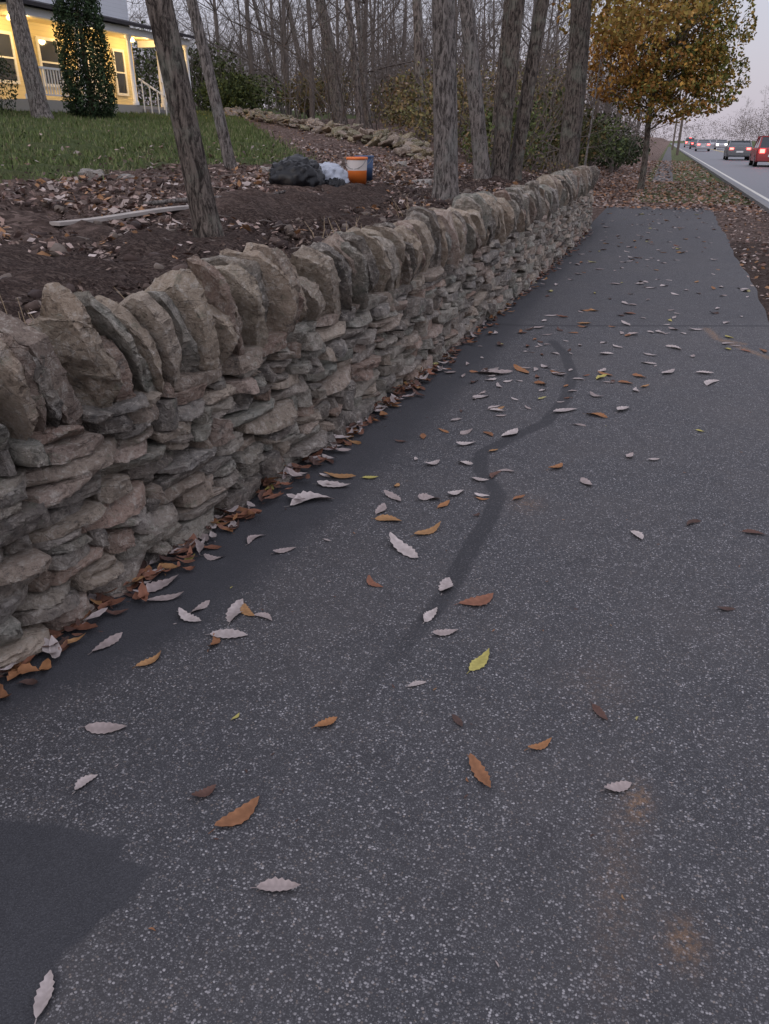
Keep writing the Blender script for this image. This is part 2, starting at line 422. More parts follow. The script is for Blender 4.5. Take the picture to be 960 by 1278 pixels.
# coping : rough slabs set on edge, leaning
mb=MB(); y=Y0
while y<Y1+.1:
    t=random.choice([.04,.05,.055,.065,.075,.085,.105])*random.uniform(.9,1.12)
    H=random.uniform(.40,.50); D=random.uniform(.28,.42)
    if random.random()<.18: H*=.78
    lean=R(random.gauss(20,6)); yaw=tang(y)+R(random.gauss(3,9))
    c=np.array(random.choice(pal))*random.uniform(.45,.9)
    if random.random()<.22: c=c*.3+np.array((.50,.40,.30))*.7
    res=(16,4,20) if y<4.5 else (9,3,11) if y<9 else (4,2,6)
    xc=float(wallx(y))-D/2+.015+random.gauss(0,.03)
    zc0=.69+H/2*math.cos(lean)-.015
    cl=[]
    for a0 in (20,48,78,108,140): 
        a_=R(a0+random.uniform(-16,16)); cl.append(((math.cos(a_),random.gauss(0,.08),math.sin(a_)),random.uniform(.78,1.14)))
    for a0 in (0,-30): 
        a_=R(a0+random.uniform(-12,12)); cl.append(((math.cos(a_),random.gauss(0,.08),math.sin(a_)),random.uniform(.82,1.0)))
    for sgn in (-1,1):
        for _ in range(2): cl.append(((random.gauss(0,.12),sgn,random.gauss(0,.12)),random.uniform(.78,1.0)))
    stone(mb,res,(D,t*1.08,H),(xc,y-math.sin(lean)*H/2,zc0),(lean,R(random.gauss(0,6)),yaw),c,nclip=0,amp=.0042,pw=80,taper=.12,clips=cl,face=.005 if y<9 else .003)
    y+=t/math.cos(lean)*random.uniform(1.12,1.4)
mb.build("coping_stones",M_ST,sharp=20,parent=wall)

# ------------------------------------------------------------------ fallen leaves
PC={'p':[(.46,.395,.38),(.40,.33,.315),(.54,.47,.45)],'o':[(.36,.17,.075),(.30,.14,.07),(.40,.22,.10)],'b':[(.13,.07,.055),(.10,.06,.05)],'y':[(.48,.42,.13),(.42,.38,.16)],'r':[(.27,.12,.075),(.22,.105,.07)]}
def leaf(mb,x1,y1,x2,y2,col,z=.014,n=9,wr=None,serr=True,curl=None):
    a=np.array([x1,y1]);b=np.array([x2,y2]);L=np.linalg.norm(b-a); d=(b-a)/L; nrm=np.array([-d[1],d[0]])
    wr=wr or random.uniform(.14,.21); curl=random.uniform(.03,.22) if curl is None else curl
    fold=random.uniform(.1,1.2); bend=random.gauss(0,.1); V=[];C=[]
    ph=random.uniform(0,6)
    tw=random.gauss(0,.35)
    for i in range(n+1):
        t=i/n
        w=L*wr*math.sin(math.pi*t**.85)**.8 if 0<t<1 else .001
        if serr and 0<t<1: w*=1+(.16 if i%2 else -.10)+random.uniform(-.08,.08)
        c=a+d*L*t+nrm*bend*L*math.sin(math.pi*t)
        zc=z+L*curl*(abs(t-.5)*2)**2*(.6+.4*math.sin(ph+t*3))+.002
        zl=zc+w*fold*.5+w*tw*(t-.5)*2; zr=zc+w*fold*.5-w*tw*(t-.5)*2
        V+= [(*(c+nrm*w),max(zl,z)),(*c,max(zc,z)),(*(c-nrm*w),max(zr,z))]
        k=1-.15*(i%2); C+=[np.array(col)*k,np.array(col)*.74,np.array(col)*k*.93]
    F=[]
    for i in range(n):
        for j in range(2): F.append((i*3+j,i*3+j+1,(i+1)*3+j+1,(i+1)*3+j))
    s=a-d*L*.14; k=len(V); e=nrm*.0012
    V+=[(*(s+e),z+.003),(*(s-e),z+.003),(*(a-e),z+.004),(*(a+e),z+.004)]; C+=[np.array(col)*.6]*4; F.append((k,k+1,k+2,k+3))
    mb.add(V,F,np.array(C))
LV="""-1.42 1.41 -1.30 1.45 p;-1.28 1.19 -1.26 1.26 p;-.97 1.27 -.93 1.33 b;-.86 1.20 -.80 1.33 o;-.68 1.08 -.58 1.11 p;-.30 1.65 -.22 1.55 o;-.15 1.74 -.09 1.80 o;.07 1.65 .14 1.70 p;-.39 2.04 -.35 2.16 y;-.77 1.63 -.72 1.69 o;-.39 1.81 -.35 1.77 b;.01 2.00 .06 1.93 b;-.96 .67 -1.0 .76 p;-1.45 1.71 -1.41 1.80 o;-1.64 1.73 -1.61 1.86 p;-1.65 2.07 -1.53 2.14 p;-1.70 2.11 -1.63 2.26 p;-1.49 2.04 -1.38 2.01 p;-1.45 2.05 -1.42 2.14 p;-1.31 1.95 -1.18 1.99 p;-1.27 1.87 -1.30 1.96 o;-1.28 2.04 -1.30 2.18 p;-1.29 2.17 -1.21 2.10 o;-1.22 2.11 -1.14 2.10 p;-1.36 2.56 -1.29 2.64 p;-1.50 2.60 -1.46 2.70 p;-1.63 2.45 -1.54 2.48 p;-1.49 3.01 -1.31 3.14 p;-.93 2.84 -.76 2.70 p;-.52 2.43 -.41 2.54 r;-.60 2.48 -.60 2.60 p;-.61 2.27 -.59 2.37 p;-.56 2.20 -.48 2.26 p;-.91 2.51 -.83 2.45 r;-.56 1.90 -.51 1.94 p;-.84 2.91 -.75 3.03 o;-1.06 3.01 -.93 3.02 o;-.93 3.27 -.82 3.31 p;-1.07 3.06 -1.07 3.18 p;-1.11 3.29 -1.0 3.22 p;-.80 3.35 -.74 3.45 p;.07 3.26 .12 3.18 p;.31 3.40 .37 3.46 b;.54 3.41 .64 3.41 b;.40 2.70 .47 2.72 b;-.38 3.86 -.32 3.97 o;-.20 3.80 -.14 3.70 p;-.71 4.28 -.64 4.42 p;-.93 4.05 -.83 4.14 p;-1.04 4.96 -.94 5.05 p;-.48 4.82 -.34 4.94 p;-.28 4.86 -.14 4.81 o;-.09 4.96 -.02 5.08 p;.38 4.77 .43 4.74 y;.12 4.17 .18 4.21 p;-.86 3.81 -.77 3.78 p;-.74 3.62 -.65 3.61 p;-.67 3.39 -.60 3.38 o;-1.48 3.40 -1.31 3.43 o;-1.47 3.29 -1.29 3.31 p;-1.65 3.54 -1.55 3.64 p;-1.28 3.44 -1.20 3.47 y;-1.02 3.70 -.96 3.80 p;-1.14 5.58 -.89 5.67 p;-.91 5.81 -.77 5.67 o;.17 5.98 .26 6.11 p;.41 6.11 .54 6.11 p;.48 5.78 .57 5.94 p;-.32 6.44 -.21 6.50 p;.19 6.89 .32 6.79 p;.01 6.29 .13 6.26 p;-1.02 1.58 -1.01 1.61 y;-1.21 2.75 -1.17 2.74 p;-1.88 2.32 -1.78 2.23 p;-1.80 2.11 -1.75 2.19 r;-.49 3.42 -.44 3.47 o;-.88 4.75 -.77 4.73 p;-.95 4.24 -.90 4.34 p"""
mb=MB()
for q in LV.split(';'):
    a=q.split(); leaf(mb,*map(float,a[:4]),random.choice(PC[a[4]]),z=.013,n=13)
for k in range(5):
    th=R(20+k*65); leaf(mb,-1.80,1.56,-1.80+.075*math.cos(th),1.56+.06*math.sin(th),(.36,.17,.08),z=.02,n=7,wr=.32)
def rndleaf(x,y,z,L,pw,n=5,**k):
    th=random.uniform(0,6.28); ty=random.choices('pobyr',pw)[0]
    c=np.array(random.choice(PC[ty]))*random.uniform(.8,1.15)
    leaf(mb,x,y,x+L*math.cos(th),y+L*math.sin(th),c,z=z,n=n,**k)
for _ in range(900):
    y=random.uniform(.9,16) if random.random()<.6 else random.uniform(.9,6)
    x=float(wallx(y))+abs(random.gauss(.0,.055))+.01
    rndleaf(x,y,.012+random.uniform(0,.035),random.uniform(.04,.12),[.27,.16,.2,.01,.36],n=6,curl=random.uniform(.1,.4))
for _ in range(230):
    y=6.5+15.5*random.random()**1.2; x=random.gauss(-.2,.55) if random.random()<.6 else random.uniform(-1.2,1.1)
    if not -1.25<x<1.12: continue
    rndleaf(x,y,.013,random.uniform(.07,.15),[.66,.14,.1,.04,.06],n=5)
for _ in range(26):
    y=random.uniform(5.3,5.95); x=random.gauss(-.55,.3); rndleaf(x,y,.013,random.uniform(.06,.13),[.6,.2,.1,.03,.07],n=6)
for _ in range(60):
    y=random.uniform(3.2,7); x=random.gauss(-.9,.35); 
    if x>wallx(y): rndleaf(x,y,.013,random.uniform(.04,.1),[.6,.15,.15,.03,.07],n=6)
for _ in range(110):
    y=random.uniform(.7,6); x=random.uniform(-1.5,1.1)
    rndleaf(x,y,.013,random.uniform(.006,.018),[.3,.2,.4,.05,.05],n=3,serr=False)
mb.build("fallen_leaves",M_LEAF)
mb=MB(); palL=[(.29,.20,.165),(.36,.275,.24),(.19,.12,.10),(.44,.37,.34),(.30,.16,.08),(.12,.08,.07)]
N=26000
x=-1.9-np.abs(rng.gamma(2.2,1.9,N)); y=rng.uniform(-1,34,N)
x[:11000]=rng.uniform(-9,-1.9,11000); y[:11000]=rng.uniform(2,17,11000)
ing=grassx(y)-x>-.2
dm=np.array([mn.noise(Vector((a*.8,b*.8,9))) for a,b in zip(x,y)])
s_=wallx(y)-x
keep=(dm>-.2+.3*(s_<1.8))&(~ing|(rng.random(N)<.08))&(s_>.45)
x,y=x[keep],y[keep]
quads(mb,np.stack([x,y,terr(x,y)+rng.uniform(.01,.08,len(x))],1),rng.uniform(.04,.11,len(x)),pick(palL,len(x)),flat=.7)
N=20000; x=-1.9-.1-rng.gamma(1.7,1.2,N); y=rng.uniform(1,15,N); x=np.minimum(x,wallx(y)-.5)
quads(mb,np.stack([x,y,terr(x,y)+rng.uniform(.0,.07,N)],1),rng.uniform(.015,.06,N),pick([(.04,.028,.025),(.09,.06,.05),(.17,.125,.10),(.06,.04,.034),(.27,.20,.165)],N),flat=.4,asp=.45)
N=5200; x=rng.uniform(-3.2,2.4,N); y=rng.uniform(21.5,36,N)
quads(mb,np.stack([x,y,terr(x,y)+rng.uniform(.015,.04,N)],1),rng.uniform(.06,.15,N),pick([(.30,.2,.16),(.36,.29,.26),(.22,.12,.08),(.33,.17,.09)],N),flat=.85)
N=3500; x=rng.uniform(-3.5,2.0,N); y=rng.uniform(34,70,N)
quads(mb,np.stack([x,y,terr(x,y)+rng.uniform(.015,.04,N)],1),rng.uniform(.08,.2,N),pick([(.30,.2,.16),(.36,.29,.26),(.22,.12,.08),(.33,.17,.09)],N),flat=.85)
N=1500; x=rng.uniform(1.15,2.5,N); y=rng.uniform(6,22,N)
quads(mb,np.stack([x,y,terr(x,y)+rng.uniform(.005,.03,N)],1),rng.uniform(.03,.1,N),pick(palL,N),flat=.85)
mb.build("leaf_litter",M_LEAF,smoothf=False)
# clods of dug soil
mb=MB()
for _ in range(900):
    y=random.uniform(1,12); s_0=.55+abs(random.gauss(0,1.5)); x=float(wallx(y))-s_0
    if x<-6.2: continue
    s=random.uniform(.02,.07)*(1.4 if random.random()<.1 else 1)
    stone(mb,(3,3,3),(s*1.4,s*1.2,s*.9),(x,y,float(terr(x,y))+random.uniform(.0,.05)),(random.gauss(0,.4),random.gauss(0,.4),random.uniform(0,6)),np.array(random.choice([(.06,.04,.034),(.09,.063,.052),(.045,.03,.027),(.15,.12,.10)])),nclip=4,amp=.004,pw=6)
mb.build("soil_clods",M_LEAF)
mb=MB(); N=36000
y=6.5+28*rng.random(N)**1.3; x=grassx(y)-rng.gamma(1.3,4.0,N)+rng.normal(0,.25,N)
h=rng.uniform(.03,.075,N)*(1+y/25); z=terr(x,y); th=rng.uniform(0,6.28,N); w=.008*(1+y/12)
dx=np.cos(th)*w;dy=np.sin(th)*w; lx_=rng.normal(0,.03,N); ly_=rng.normal(0,.03,N)
V=np.stack([np.stack([x-dx,y-dy,z-.01],1),np.stack([x+dx,y+dy,z-.01],1),np.stack([x+lx_,y+ly_,z+h],1)],1).reshape(-1,3)
mb.add(V,[(3*i,3*i+1,3*i+2) for i in range(N)],np.repeat(pick([(.11,.15,.05),(.16,.20,.075),(.21,.21,.11),(.10,.135,.05)],N),3,axis=0))
mb.build("lawn_grass",M_FOL,smoothf=False)

# ------------------------------------------------------------------ trees
def branches(mb,p,d,L,r,lev,sides,spread=.7,nsub=(4,6),upb=.12,minr=.006):
    n=5; pts=[p]; dd=d.copy(); q=p.copy()
    for i in range(n):
        dd=dd+rng.normal(size=3)*.12+np.array([0,0,upb*.5]); dd/=np.linalg.norm(dd); q=q+dd*L/n; pts.append(q.copy())
    rad=np.linspace(r,max(r*.35,minr*.6),n+1)
    tube(mb,pts,rad,sides,(1,1,1))
    if lev<=0: return
    for _ in range(rng.integers(*nsub)):
        t=rng.uniform(.25,1); i=min(int(t*n),n-1); f=t*n-i
        pp=pts[i]*(1-f)+pts[i+1]*f
        nd=dd*.6+rng.normal(size=3)*spread; nd[2]+=upb; nd/=np.linalg.norm(nd)
        branches(mb,pp,nd,L*rng.uniform(.4,.65),max(rad[i]*.55,minr),lev-1,3,spread,nsub,upb,minr)
def trunk_tree(name,base,top,diam,H=13,mat=None,hb=4.5,nb=9,wob=.03,flare=.3):
    mb=MB(); b=np.array(base,float); t=np.array(top,float); dr=(t-b)/(t[2]-b[2]); diam=diam*.88
    n=30; zz=np.concatenate([[-.15,0,.08,.2,.4,.7],np.linspace(1.1,H,n-6)])
    ph=rng.uniform(0,6)
    pts=[b+dr*z+np.array([math.sin(z*.7+ph),math.cos(z*.55+ph),0])*.035*min(z,6)/2*(diam*2) for z in zz]
    pts[0]=b+np.array([0,0,-.15])
    r=diam/2*np.clip(1-zz/H*.8,.08,1)*(1+flare*np.exp(-np.clip(zz,0,9)/.13))
    tube(mb,pts,r,24,(1,1,1),wob=wob)
    for _ in range(nb):
        z=rng.uniform(hb,H*.97); i=np.searchsorted(zz,z)-1; p=pts[i]
        th=rng.uniform(0,6.28); d=np.array([math.cos(th),math.sin(th),rng.uniform(.3,1.0)]); d/=np.linalg.norm(d)
        branches(mb,p,d,(H-z)*.45+1.2,r[i]*.5,2,5)
    return mb.build(name,mat or M_BARK)
trunk_tree("tree",(-3.31,5.56,.85),(-3.49,5.50,2.46),.235,12,M_BARK)
trunk_tree("tree",(-5.96,10.81,1.14),(-6.30,10.71,3.25),.19,11,M_BARKL)
trunk_tree("tree",(-16.0,18.94,2.05),(-16.25,18.9,4.74),.52,15,M_BARKL,hb=5)
trunk_tree("tree",(-2.64,10.29,.87),(-2.72,10.25,3.04),.35,14,M_BARKL)
trunk_tree("tree",(-2.83,13.48,.93),(-3.23,13.34,3.46),.29,13,M_BARKL)
trunk_tree("tree",(-2.64,13.80,.92),(-2.53,13.82,3.49),.33,14,M_BARK)
trunk_tree("tree",(-2.46,14.10,.91),(-2.16,14.15,3.53),.27,13,M_BARK)
trunk_tree("tree",(-2.05,18.3,.1),(-2.05,18.2,3.8),.54,15,M_BARK,hb=4.5)
trunk_tree("tree",(-14.5,36.7,2.15),(-15.1,36.5,6.97),.68,16,M_BARKD,hb=5)
trunk_tree("tree",(-10.9,29.7,1.8),(-11.3,29.6,5.9),.32,14,M_BARKD)
trunk_tree("tree",(-12.4,34.8,2.0),(-12.9,34.7,6.6),.30,14,M_BARKD)
trunk_tree("tree",(-18.0,41.5,2.5),(-18.9,41.3,7.7),.35,14,M_BARKD)
trunk_tree("tree",(-8.0,27.7,1.5),(-8.25,27.6,5.5),.42,15,M_BARKD)
trunk_tree("tree",(-19.6,41.6,2.6),(-20.8,41.4,7.8),.27,13,M_BARKD)
trunk_tree("tree",(-4.2,21,.6),(-4.1,21,4.0),.26,13,M_BARK)
trunk_tree("wooden_stake",(-1.62,17.2,.1),(-1.5,17.15,2.6),.07,2.9,M_BARKL,nb=0,wob=.01,flare=0)

def leafcloud(mb,c,rad,n,size,pal,clump=.9,w=None,hollow=0,thr=-.05,asp=.6):
    P=rng.normal(size=(n*3,3)); P/=np.linalg.norm(P,axis=1)[:,None]; P*=rng.random((n*3,1))**(1/3 if not hollow else .18)
    nz=np.array([mn.noise(Vector(p*2.3*clump+np.array(c))) for p in P])
    P=P[nz>thr][:n]; 
    k=np.array([mn.noise(Vector(p*3.1+np.array(c)*2)) for p in P])
    cols=pick(pal,len(P),.3,w)*(1+.5*k[:,None])
    quads(mb,P*np.array(rad)+np.array(c),rng.uniform(.6,1.3,len(P))*size,np.clip(cols,0,1),asp=asp)
mb=MB(); b=np.array([-.8,29.8,0.])
tube(mb,[b+np.array([.03*math.sin(z*2),0,z]) for z in (-.1,.0,.3,.8,1.4,2.0,2.8,3.8,5,6)],[.17,.13,.11,.10,.095,.09,.075,.06,.04,.02],12,(1,1,1))
for _ in range(26):
    z=rng.uniform(1.7,5); th=rng.uniform(0,6.28); d=np.array([math.cos(th),math.sin(th),.55]); d/=np.linalg.norm(d)
    branches(mb,b+np.array([0,0,z]),d,rng.uniform(1.2,2.0),.03,1,4)
YG=[(.20,.19,.05),(.28,.20,.055),(.12,.14,.04),(.34,.22,.055)]; YO=[(.42,.24,.055),(.36,.18,.05),(.30,.15,.05)]
n0=len(mb.f)
for c,r_,n,pl in [((-.7,29.8,4.3),(1.9,1.9,1.7),6500,YG+YO),((.6,30.2,4.6),(1.4,1.6,1.6),4200,YG),((-1.9,29.5,4.0),(1.4,1.5,1.4),3800,YO),((-.2,29.3,2.9),(1.9,1.4,.9),3600,YG+YO),((1.1,30,3.3),(1.0,1,.9),1500,YG),((-.3,30,6.2),(1.8,1.8,1.3),2500,YG+YO)]:
    leafcloud(mb,c,r_,n,.13,pl,clump=1.3,thr=.0)
for i in range(n0,len(mb.f)): mb.m[i]=1
mb.build("street_tree",[M_BARK,M_FOL],smoothf=False)
mb=MB()
p0=np.array([-2.1,18.3,5.2])
for _ in range(6): branches(mb,p0,np.array([rng.uniform(.2,1),rng.uniform(-.5,.9),-.05]),2.3,.03,2,4,upb=-.05)
n0=len(mb.f)
leafcloud(mb,(-.9,19.0,4.1),(1.3,1.3,.8),1300,.12,[(.42,.24,.07),(.34,.22,.07),(.40,.3,.08)],clump=1.6,thr=.04)
leafcloud(mb,(-1.9,20.5,4.3),(1.0,1.6,.9),900,.12,[(.38,.22,.07),(.3,.22,.06),(.36,.28,.08)],clump=1.6,thr=.06)
for i in range(n0,len(mb.f)): mb.m[i]=1
mb.build("oak_branch_foliage",[M_BARK,M_FOL],smoothf=False)

GRN=[(.07,.095,.035),(.11,.135,.05),(.14,.165,.06),(.055,.07,.03)]
OLV=[(.18,.165,.07),(.23,.18,.08),(.12,.12,.055),(.26,.18,.09)]
BRN=[(.24,.18,.14),(.29,.21,.165),(.18,.135,.115),(.30,.23,.18)]
def shrub(name,c,r,n,size,pal,nbl=4):
    mb=MB(); c=np.array(c,float)
    for _ in range(9):
        th=rng.uniform(0,6.28); d=np.array([math.cos(th)*.6,math.sin(th)*.6,1]); d/=np.linalg.norm(d)
        branches(mb,np.array([c[0],c[1],float(terr(c[0],c[1]))-.05]),d,r[2]*1.7,.03,1,4)
    n0=len(mb.f)
    for _ in range(nbl):
        o=rng.normal(size=3)*np.array(r)*.35; o[2]=abs(o[2])*.5
        leafcloud(mb,c+o,np.array(r)*rng.uniform(.5,.85),n//nbl,size,pal,clump=1.4)
    for i in range(n0,len(mb.f)): mb.m[i]=1
    return mb.build(name,[M_TWIG,M_FOL],smoothf=False)
for c,r,n,sz,pal in [((-20.3,37.3,3.4),(2.6,2.4,1.3),5000,.16,GRN),((-17,39,3.4),(2.2,2,1.2),2500,.16,OLV),
    ((-6.5,26,2.2),(2.2,2,1.6),2200,.13,OLV),((-4.2,24.5,1.6),(1.6,1.6,1.5),3000,.12,GRN),((-3.6,30,1.5),(1.6,2,1.7),3500,.14,GRN+OLV),
    ((-8.5,31,2.6),(2.4,2,1.7),2200,.15,OLV+BRN),((-5.6,33,2.2),(2.2,2,2.2),3000,.15,OLV),((-3.4,38,1.3),(1.6,2.5,1.5),3000,.16,GRN),
    ((-2.6,46,1.0),(1.6,3,1.2),3000,.17,[(.035,.05,.025),(.055,.07,.03)]),((-11,40,2.8),(2.6,2,1.8),3000,.16,OLV+BRN),((-13,45,3),(3,2,2),3000,.18,GRN+OLV),
    ((-3.6,19.5,1.2),(1.0,1.0,.8),1300,.09,OLV+GRN),((-25,40,4.2),(3,3,2.4),4000,.2,GRN),((-7,45,3),(3,3,2.6),3000,.2,OLV+BRN),((-2.0,17.3,.9),(.35,.7,.35),700,.07,OLV+BRN)]:
    shrub("shrub",c,r,n,sz,pal)
mb=MB()
for k in range(7): leafcloud(mb,(-17.6+rng.normal()*.1,14.2+k*.8,2.95),(.75,.7,.85),1800,.07,[(.03,.05,.025),(.05,.07,.035)],thr=-.5,hollow=1)
mb.build("hedge",M_FOL,smoothf=False)
mb=MB(); n=26000; zz=rng.random(n)**1.15; th=rng.uniform(0,6.28,n)
prof=np.interp(zz,[0,.06,.3,.6,.85,1],[.55,.74,.78,.62,.34,.02])*.95
rr=prof*(rng.random(n)**.25)*(1+.10*np.sin(th*5+zz*17)+.07*np.sin(th*11-zz*31))
AX,AY=-16.25,21.4
P=np.stack([AX+rr*np.cos(th),AY+rr*np.sin(th),2.1+zz*5.0],1)
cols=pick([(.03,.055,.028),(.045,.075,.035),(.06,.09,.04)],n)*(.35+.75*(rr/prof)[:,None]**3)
tube(mb,[(AX,AY,2.0),(AX,AY,4),(AX,AY,6.8)],[.09,.06,.02],8,(.1,.07,.05))
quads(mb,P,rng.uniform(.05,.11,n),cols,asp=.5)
mb.build("arborvitae",M_FOL,smoothf=False)

woods=empty("woods")
vs=[]
for k in range(5):
    mb=MB(); H=rng.uniform(11,15); r0=rng.uniform(.08,.16); zz=np.linspace(-.3,H,14); ph=rng.uniform(0,6)
    pts=[np.array([.12*math.sin(z*.5+ph)*z*.2,.12*math.cos(z*.4+ph)*z*.2,z]) for z in zz]
    rad=r0*np.clip(1-zz/H*.85,.1,1); tube(mb,pts,rad,8,(1,1,1))
    for _ in range(16):
        z=H*rng.uniform(.13,.97)**1.0; i=min(np.searchsorted(zz,z),13)-1
        th=rng.uniform(0,6.28); d=np.array([math.cos(th),math.sin(th),rng.uniform(.2,1)]); d/=np.linalg.norm(d)
        branches(mb,pts[i],d,(H-z)*.32+1.3,rad[i]*.42,2,3,nsub=(3,6),minr=.009)
    ob=mb.build("bare_tree_%d"%k,M_TWIG,smoothf=True); COL.objects.unlink(ob); vs.append(ob.data)
sap=[]
for k in range(3):
    mb=MB()
    for _ in range(7):
        th=rng.uniform(0,6.28); d=np.array([math.cos(th)*.5,math.sin(th)*.5,1]); d/=np.linalg.norm(d)
        branches(mb,np.array([rng.normal()*.2,rng.normal()*.2,-.1]),d,rng.uniform(2.5,4.5),.03,2,3,minr=.008)
    ob=mb.build("sapling_%d"%k,M_TWIG,smoothf=True); COL.objects.unlink(ob); sap.append(ob.data)
def inst(me,x,y,s):
    o=bpy.data.objects.new("bare_tree",me); o.location=(x,y,float(terr(x,y))); o.rotation_euler=(0,0,random.uniform(0,6.28)); o.scale=(s,s,s*random.uniform(.9,1.15)); COL.objects.link(o); o.parent=woods
def ok(x,y):
    if x>-1.6 or (x>-3 and y<40): return False
    if -38<x<-15 and 8<y<36: return False
    if x<grassx(y)-.5 and y<36: return False
    return True
c=0
while c<95:
    x=random.uniform(-60,-2); y=random.uniform(34,105)
    if ok(x,y): inst(random.choice(vs),x,y,random.uniform(.75,1.25)); c+=1
c=0
while c<80:
    x=random.uniform(-40,-2.5); y=random.uniform(26,75)
    if ok(x,y): inst(random.choice(sap),x,y,random.uniform(.7,1.3)); c+=1
for _ in range(45):
    inst(random.choice(vs),random.uniform(16,60),random.uniform(110,330),random.uniform(.8,1.1))
for _ in range(12):
    inst(random.choice(vs),random.uniform(-26,-4),random.uniform(70,200),random.uniform(.8,1.2))
mb=MB(); FAR_HAZE=[(.22,.185,.18),(.25,.21,.205),(.19,.165,.165),(.24,.20,.175)]  # distance haze painted into the colours, paler and greyer than near foliage
for _ in range(60):
    if random.random()<.5: x=random.uniform(18,110);y=random.uniform(190,420)
    else: x=random.uniform(-160,-8); y=random.uniform(95,300)
    r=random.uniform(4,7); zt=float(terr(x,y))
    leafcloud(mb,(x,y,zt+r*.9),(r,r,r*random.uniform(.8,1.2)),520,.42,FAR_HAZE,clump=1.5,thr=-.1,asp=.4)
for k in range(26):
    x=-45+k*5; leafcloud(mb,(x,430+random.uniform(-20,20),4),(6,6,random.uniform(5,8)),420,.6,FAR_HAZE,asp=.4)
for k in range(52):
    x=-72+k*1.35; y=58+random.uniform(-6,14)+abs(x)*.25; hh_=random.uniform(1.4,3.4)
    leafcloud(mb,(x,y,float(terr(x,y))+hh_*.5),(2.2,2.2,hh_),520,.2,BRN+OLV+FAR_HAZE,thr=0,asp=.5)
mb.build("distant_trees",M_FOL,smoothf=False)

# ------------------------------------------------------------------ rubble row & loose rocks
mb=MB()
for _ in range(640):
    t=random.random(); pl=[(-18.5,34.5),(-16.4,32.1),(-11.2,26.5),(-6.9,21.6),(-4.4,18.8)]
    k=t*4; i=min(int(k),3); f=k-i
    x=pl[i][0]*(1-f)+pl[i+1][0]*f+random.gauss(0,.38); y=pl[i][1]*(1-f)+pl[i+1][1]*f+random.gauss(0,.38)
    s=random.uniform(.12,.34)
    stone(mb,(4,3,3),(s*1.4,s,s*.36),(x,y,float(terr(x,y))+random.uniform(.02,.26)),(random.gauss(0,.35),random.gauss(0,.35),random.uniform(0,6)),np.array(random.choice(pal))*random.uniform(.6,1.0),amp=.006,pw=20,nclip=8,offr=(.8,1.15))
mb.build("stone_rubble_row",M_ST,sharp=24)
for i,(x,y,s) in enumerate([(-6.53,8.46,.2),(-6.24,8.63,.15),(-6.75,8.6,.13),(-5.6,11.3,.16),(-4.9,4.6,.12),(-4.6,14.5,.25),(-3.4,11.8,.2)]):
    mb=MB(); stone(mb,(8,7,6),(s*1.6,s*1.1,s*.6),(x,y,float(terr(x,y))+s*.15),(.1,0,i),(.26,.25,.24),amp=.006,pw=20,nclip=9,offr=(.8,1.15)); mb.build("rock",M_ST,sharp=24)

# ------------------------------------------------------------------ planks, bucket, bags, weeds
M_WOOD=plain("weathered_board",(.40,.36,.33),.85,.2,var=.6)
mb=MB(); M=rotm(0,0,math.atan2(1.35,.23))
V,F=lattice(12,3,1); V=V.copy()*np.array([.78,.055,.013]); V[:,2]+=.012*np.sin(V[:,0]*3); V=V@M.T+np.array([-4.22,5.85,float(terr(-4.22,5.85))+.08]); mb.add(V,F,(1,1,1))
mb.build("wooden_board",M_WOOD,smoothf=False)
mb=MB(); tube(mb,[(-4.6,6.6,1.05),(-4.2,7.1,1.08),(-3.9,7.6,1.05),(-3.8,8.0,1.1)],[.02,.022,.018,.012],8,(1,1,1)); mb.build("fallen_branch",M_BARKL)
mb=MB()
for _ in range(110):
    x=random.uniform(-6.3,-2.1); y=random.uniform(2,14); z=float(terr(x,y))+.05; th=random.uniform(0,6.28); l=random.uniform(.1,.5)
    a=np.array([x,y,z]); d=np.array([math.cos(th),math.sin(th),.05])*l
    tube(mb,[a,a+d*.5+np.array([0,0,.015]),a+d],[.007,.006,.003],5,(1,1,1))
mb.build("twig_debris",M_TWIG)
def lathe(mb,c,prof,n=28,col=(1,1,1),mi=0):
    th=np.arange(n)*2*math.pi/n
    V=np.array([[c[0]+r*math.cos(t),c[1]+r*math.sin(t),c[2]+z] for r,z in prof for t in th])
    F=[(i*n+j,i*n+(j+1)%n,(i+1)*n+(j+1)%n,(i+1)*n+j) for i in range(len(prof)-1) for j in range(n)]
    mb.add(V,F,col,mi)
def bucket(name,c,ca,cb,k=.8):
    e=empty(name,c); e.scale=(k,k,k)
    mo=plain(name+"_lower",ca,.45,.5); mw=plain(name+"_upper",cb,.45,.5); md=plain(name+"_handle",(.25,.25,.25),.4,.5,.8); c=(0,0,0)
    mb=MB(); lathe(mb,c,[(0,0.005),(.125,.005),(.13,.0),(.14,.19)],mi=0); lathe(mb,c,[(.1402,.19),(.148,.33)],mi=1); lathe(mb,c,[(.148,.33),(.156,.33),(.157,.345),(.156,.36),(.15,.365),(.143,.36),(.128,.03),(0,.02)],mi=0)
    mb.build("pail",[mo,mw],parent=e)
    mb=MB(); tube(mb,[(.155*math.cos(t),-.05-.09*math.sin(t),.34-.13*math.sin(t)) for t in np.linspace(0,math.pi,14)],[.004]*14,6,(1,1,1)); mb.build("handle",md,parent=e)
zb_=float(terr(-3.96,10.35))+.05
bucket("orange_bucket",(-3.90,10.45,zb_),(.75,.18,.03),(.66,.60,.56),.92)
bucket("blue_bucket",(-3.98,10.95,zb_+.03),(.04,.08,.17),(.08,.14,.27),.86)
